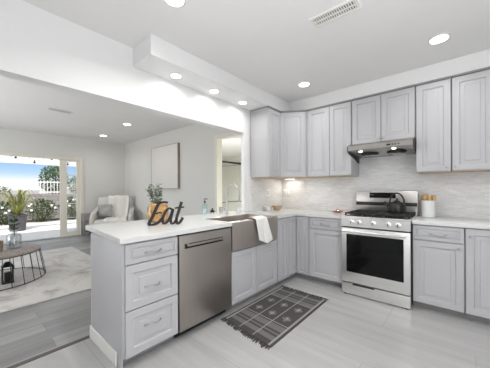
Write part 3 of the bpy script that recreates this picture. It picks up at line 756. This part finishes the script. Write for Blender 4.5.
# coffee table
TX, TY = -3.02, -2.81
cf = thing('coffee_table', 'round coffee table with wooden top on a black wire basket base', 'table', (TX, TY, .012))
B().lathe([(.48, .385), (.495, .388), (.495, .408), (.488, .412), (.001, .412)], n=64).build('tabletop', M['tablewood'], cf)
def ring(r, z, tr=.006, n=64): return B().tube([(r*math.cos(2*PI*k/n), r*math.sin(2*PI*k/n), z) for k in range(n)], tr, 6, True)
ring(.488, .38).build('top_ring', M['wire'], cf); ring(.55, .016).build('bottom_ring', M['wire'], cf)
for k in range(26):
    a = 2*PI*k/26; c, s = math.cos(a), math.sin(a)
    B().tube([(.488*c, .488*s, .38), (.55*c, .55*s, .016), (.548*c, .548*s, .006)], .0042, 6).build('wire', M['wire'], cf)
tj = thing('glass_jar', 'clear glass bottle vase with a green stem on the coffee table', 'vase', (-3.045, -2.60, .4245))
B().lathe([(.07, 0), (.082, .008), (.082, .17), (.066, .20), (.034, .215), (.034, .245), (.031, .245), (.031, .215), (.062, .197), (.078, .168), (.078, .012), (.02, .006)], n=28).build('jar', M['glassclear'], tj)
B().tube([(0, 0, .012), (.004, .004, .22), (.01, .0, .34)], .0035, 6).build('stem', M['stem'], tj)
lf = B(); rnd = random.Random(21)
for k in range(46):
    p = (rnd.gauss(.008, .012), rnd.gauss(0, .012), rnd.uniform(.25, .42)); lf.leaf(p, (rnd.uniform(-1, 1), rnd.uniform(-1, 1), rnd.uniform(-.2, 1)), (rnd.uniform(-1, 1), rnd.uniform(-1, 1), 1), rnd.uniform(.05, .09), .028, .25)
lf.build('leaves', M['leafdark'], tj)
wb = thing('wicker_basket', 'small tan wicker basket at the left edge of the coffee table', 'basket', (-2.95, -2.79, .4245))
B().lathe([(.055, 0), (.068, .006), (.074, .13), (.070, .131), (.063, .012)], n=28).build('basket', M['wicker'], wb)
B().tube([(.073*math.cos(2*PI*k/28), .073*math.sin(2*PI*k/28), .132) for k in range(28)], .006, 6, True).build('rim', M['wicker'], wb)
bk = thing('lantern', 'small black lantern standing inside the coffee table base', 'lantern', (-2.82, -2.69, .012))
B().box(-.06, .06, -.06, .06, 0, .02, .004).build('base', M['black'], bk)
for x in (-.05, .05):
    for y in (-.05, .05): B().box(x-.006, x+.006, y-.006, y+.006, .02, .22).build('post', M['black'], bk)
B().loops([[(-.065, -.065, .22), (.065, -.065, .22), (.065, .065, .22), (-.065, .065, .22)], [(-.02, -.02, .28), (.02, -.02, .28), (.02, .02, .28), (-.02, .02, .28)]]).build('roof', M['black'], bk)
B().lathe([(.035, .02), (.035, .14), (.03, .145)], n=18).build('candle', M['black'], bk)

# bathroom fittings
sh = thing('shower_frame', 'dark topped shower enclosure seen through the doorway', 'shower', (-2.95, 2.35, 0))
B().box(-.02, .02, -1.25, .02, 1.96, 2.01, .003).build('top_rail', M['wire'], sh)
B().box(-1.6, -.021, -.012, .012, 1.975, 2.005, .003).build('cross_rail', M['nickel'], sh)
B().box(-.018, .018, -1.25, -1.22, .0, 1.959, .003).build('post', M['nickel'], sh)
B().box(-.018, .018, -.02, .02, .0, 1.959, .003).build('post', M['nickel'], sh)
B().box(-.004, .004, -1.218, -.022, .12, 1.955).build('glass_panel', M['pane'], sh)
B().box(-.03, .03, -1.25, .02, 0, .10, .003).build('curb', M['crock'], sh)
tb = B().box(-.045, -.03, -1.2, -.05, .90, .93, .002)
tb.box(-.03, -.005, -1.16, -1.14, .905, .925).box(-.03, -.005, -.10, -.08, .905, .925); tb.build('towel_bar', M['wire'], sh)

# ------------------------------------------------------------------ outside
struct('floor_patio', B().box(-11.2, -6.33, -7, 3.5, -.06, -.01), M['patio'], 'sunlit pale concrete patio')
struct('floor_garden', B().box(-22, -11.2, -9, 6, -.06, -.005), M['soil'], 'planting bed behind the patio')
struct('wall_garden', B().box(-12.2, -12.0, -9, 5, 0, 1.10), M['block'], 'grey block garden wall')
pv = B().box(-8.28, -8.1, -7, 3.5, 2.06, 2.34, .005)
struct('trim_5', pv, M['fence'], 'white patio cover beam')
fn = thing('picket_fence', 'white picket fence panel above the garden wall', 'fence', (-12.1, -.45, 1.10))
for k in range(7):
    y = -.36+.12*k; B().box(-.012, .012, y-.013, y+.013, 0, .60, .003).build('picket', M['fence'], fn)
B().box(-.014, .014, -.40, .40, .50, .55, .003).box(-.014, .014, -.40, .40, .06, .11, .003).build('rail', M['fence'], fn)
def bush(name, label, cat, loc, r, n, seed, m, leafsize=.09, flowers=0, trunk=None, group=None):
    t = thing(name, label, cat, loc, 0, group); rnd = random.Random(seed); lf = B()
    z0 = trunk or 0
    for k in range(n):
        while True:
            q = Vector((rnd.uniform(-1, 1), rnd.uniform(-1, 1), rnd.uniform(-1, 1)))
            if .25 < q.length < 1: break
        p = Vector((q.x*r[0], q.y*r[1], z0+r[2]*(1+q.z)*.98+.03))
        d = (q+Vector((rnd.uniform(-.7, .7), rnd.uniform(-.7, .7), rnd.uniform(-.3, .9)))).normalized()
        lf.leaf(p, d, (rnd.uniform(-1, 1), rnd.uniform(-1, 1), 1), leafsize*rnd.uniform(.7, 1.3), leafsize*.5, .2)
    lf.build('foliage', m, t)
    s = B()
    for k in range(4):
        a = 2*PI*k/4; s.tube([(.03*math.cos(a), .03*math.sin(a), 0), (r[0]*.3*math.cos(a), r[1]*.3*math.sin(a), z0+r[2]*.7), (r[0]*.55*math.cos(a), r[1]*.55*math.sin(a), z0+r[2]*1.4)], [.03, .02, .008], 6)
    s.build('branches', M['stem'], t)
    for k in range(flowers):
        th_, ph_ = rnd.uniform(-1.2, 1.2), rnd.uniform(-.3, 1.1)
        c = (r[0]*math.cos(th_)*math.cos(ph_), r[1]*math.sin(th_), z0+r[2]*(1+math.sin(ph_)*.9))
        f = B()
        for q in range(6):
            a = 2*PI*q/6; f.leaf(c, (.5, math.cos(a), math.sin(a)), (1, 0, 0), .055, .045, .1)
        f.build('flower', M['flower'], t)
    return t
bush('flowering_shrub', 'dark green shrub with white flowers directly behind the planter', 'shrub', (-11.0, -2.0, 0), (.42, .48, .40), 1000, 1, M['leafdark'], flowers=5)
bush('flowering_shrub', 'dark green shrub with white flowers right of the planter', 'shrub', (-11.0, -.95, 0), (.42, .48, .44), 1000, 2, M['leafdark'], flowers=5)
bush('flowering_shrub', 'dark green shrub with white flowers behind the glazed patio door', 'shrub', (-11.0, .10, 0), (.42, .48, .48), 1000, 3, M['leafdark'], flowers=5)
bush('flowering_shrub', 'dark green shrub left of the planter', 'shrub', (-11.0, -3.1, 0), (.42, .50, .40), 900, 4, M['leafdark'], flowers=4)
bush('garden_tree', 'slender green conifer rising behind the picket fence', 'tree', (-13.2, -.10, 0), (.45, .55, .75), 1500, 8, M['leafmid'], .12, trunk=1.0)
bush('garden_tree', 'low bushy tree behind the garden wall at left', 'tree', (-14.5, -3.0, 0), (.9, 1.5, .42), 1400, 9, M['leafmid'], .12, trunk=.75)
bush('garden_tree', 'dense tree behind the garden wall seen through the door glass', 'tree', (-14.9, 1.7, 0), (.8, .8, .65), 1300, 10, M['leafmid'], .12, trunk=.9)
ag = thing('potted_plant', 'arching yellow green plant in a grey planter on the patio', 'plant', (-8.75, -1.93, -.01))
B().lathe([(.16, 0), (.19, .01), (.23, .46), (.245, .47), (.245, .50), (.22, .50), (.21, .40)], n=32).build('planter', M['potgrey'], ag)
B().lathe([(.213, .44), (.001, .46)], n=24).build('soil', M['soil'], ag)
rnd = random.Random(4); bl = B()
for k in range(30):
    a = rnd.uniform(0, 2*PI); L = rnd.uniform(.4, 1.0); h = rnd.uniform(.35, .95); w = rnd.uniform(.014, .036)
    dx, dy = math.cos(a), math.sin(a); pts = []; n = 10
    side = Vector((-dy, dx, 0))
    L0 = []; R0 = []
    for i in range(n+1):
        s = i/n; r = .03+L*s; z = .45+h*4*s*(.75-s*.62) if True else 0
        ww = w*(1-s)**.5*min(1, .5+3*s)
        p = Vector((r*dx, r*dy, max(z, .08)))
        L0.append(bl.bm.verts.new(p+side*ww)); R0.append(bl.bm.verts.new(p-side*ww))
    for i in range(n): bl.bm.faces.new((L0[i], L0[i+1], R0[i+1], R0[i]))
bl.build('blades', M['leafyellow'], ag)
sl = thing('string_light', 'string of dark bulbs hanging under the patio cover', 'string light', (-7.5, -2.0, 2.0))
cd = [(0, -1.4+.1*i, .24+.14*math.sin(i*PI/7.0)**2 *(-1)+.02) for i in range(29)]
B().tube(cd, .004, 5).build('cord', M['wire'], sl)
for i in range(1, 29, 4):
    p = cd[i]; B().lathe([(.012, 0), (.014, -.03), (.028, -.06), (.026, -.085), (.002, -.10)], p, 'z', 10).build('bulb', M['bulb'], sl)
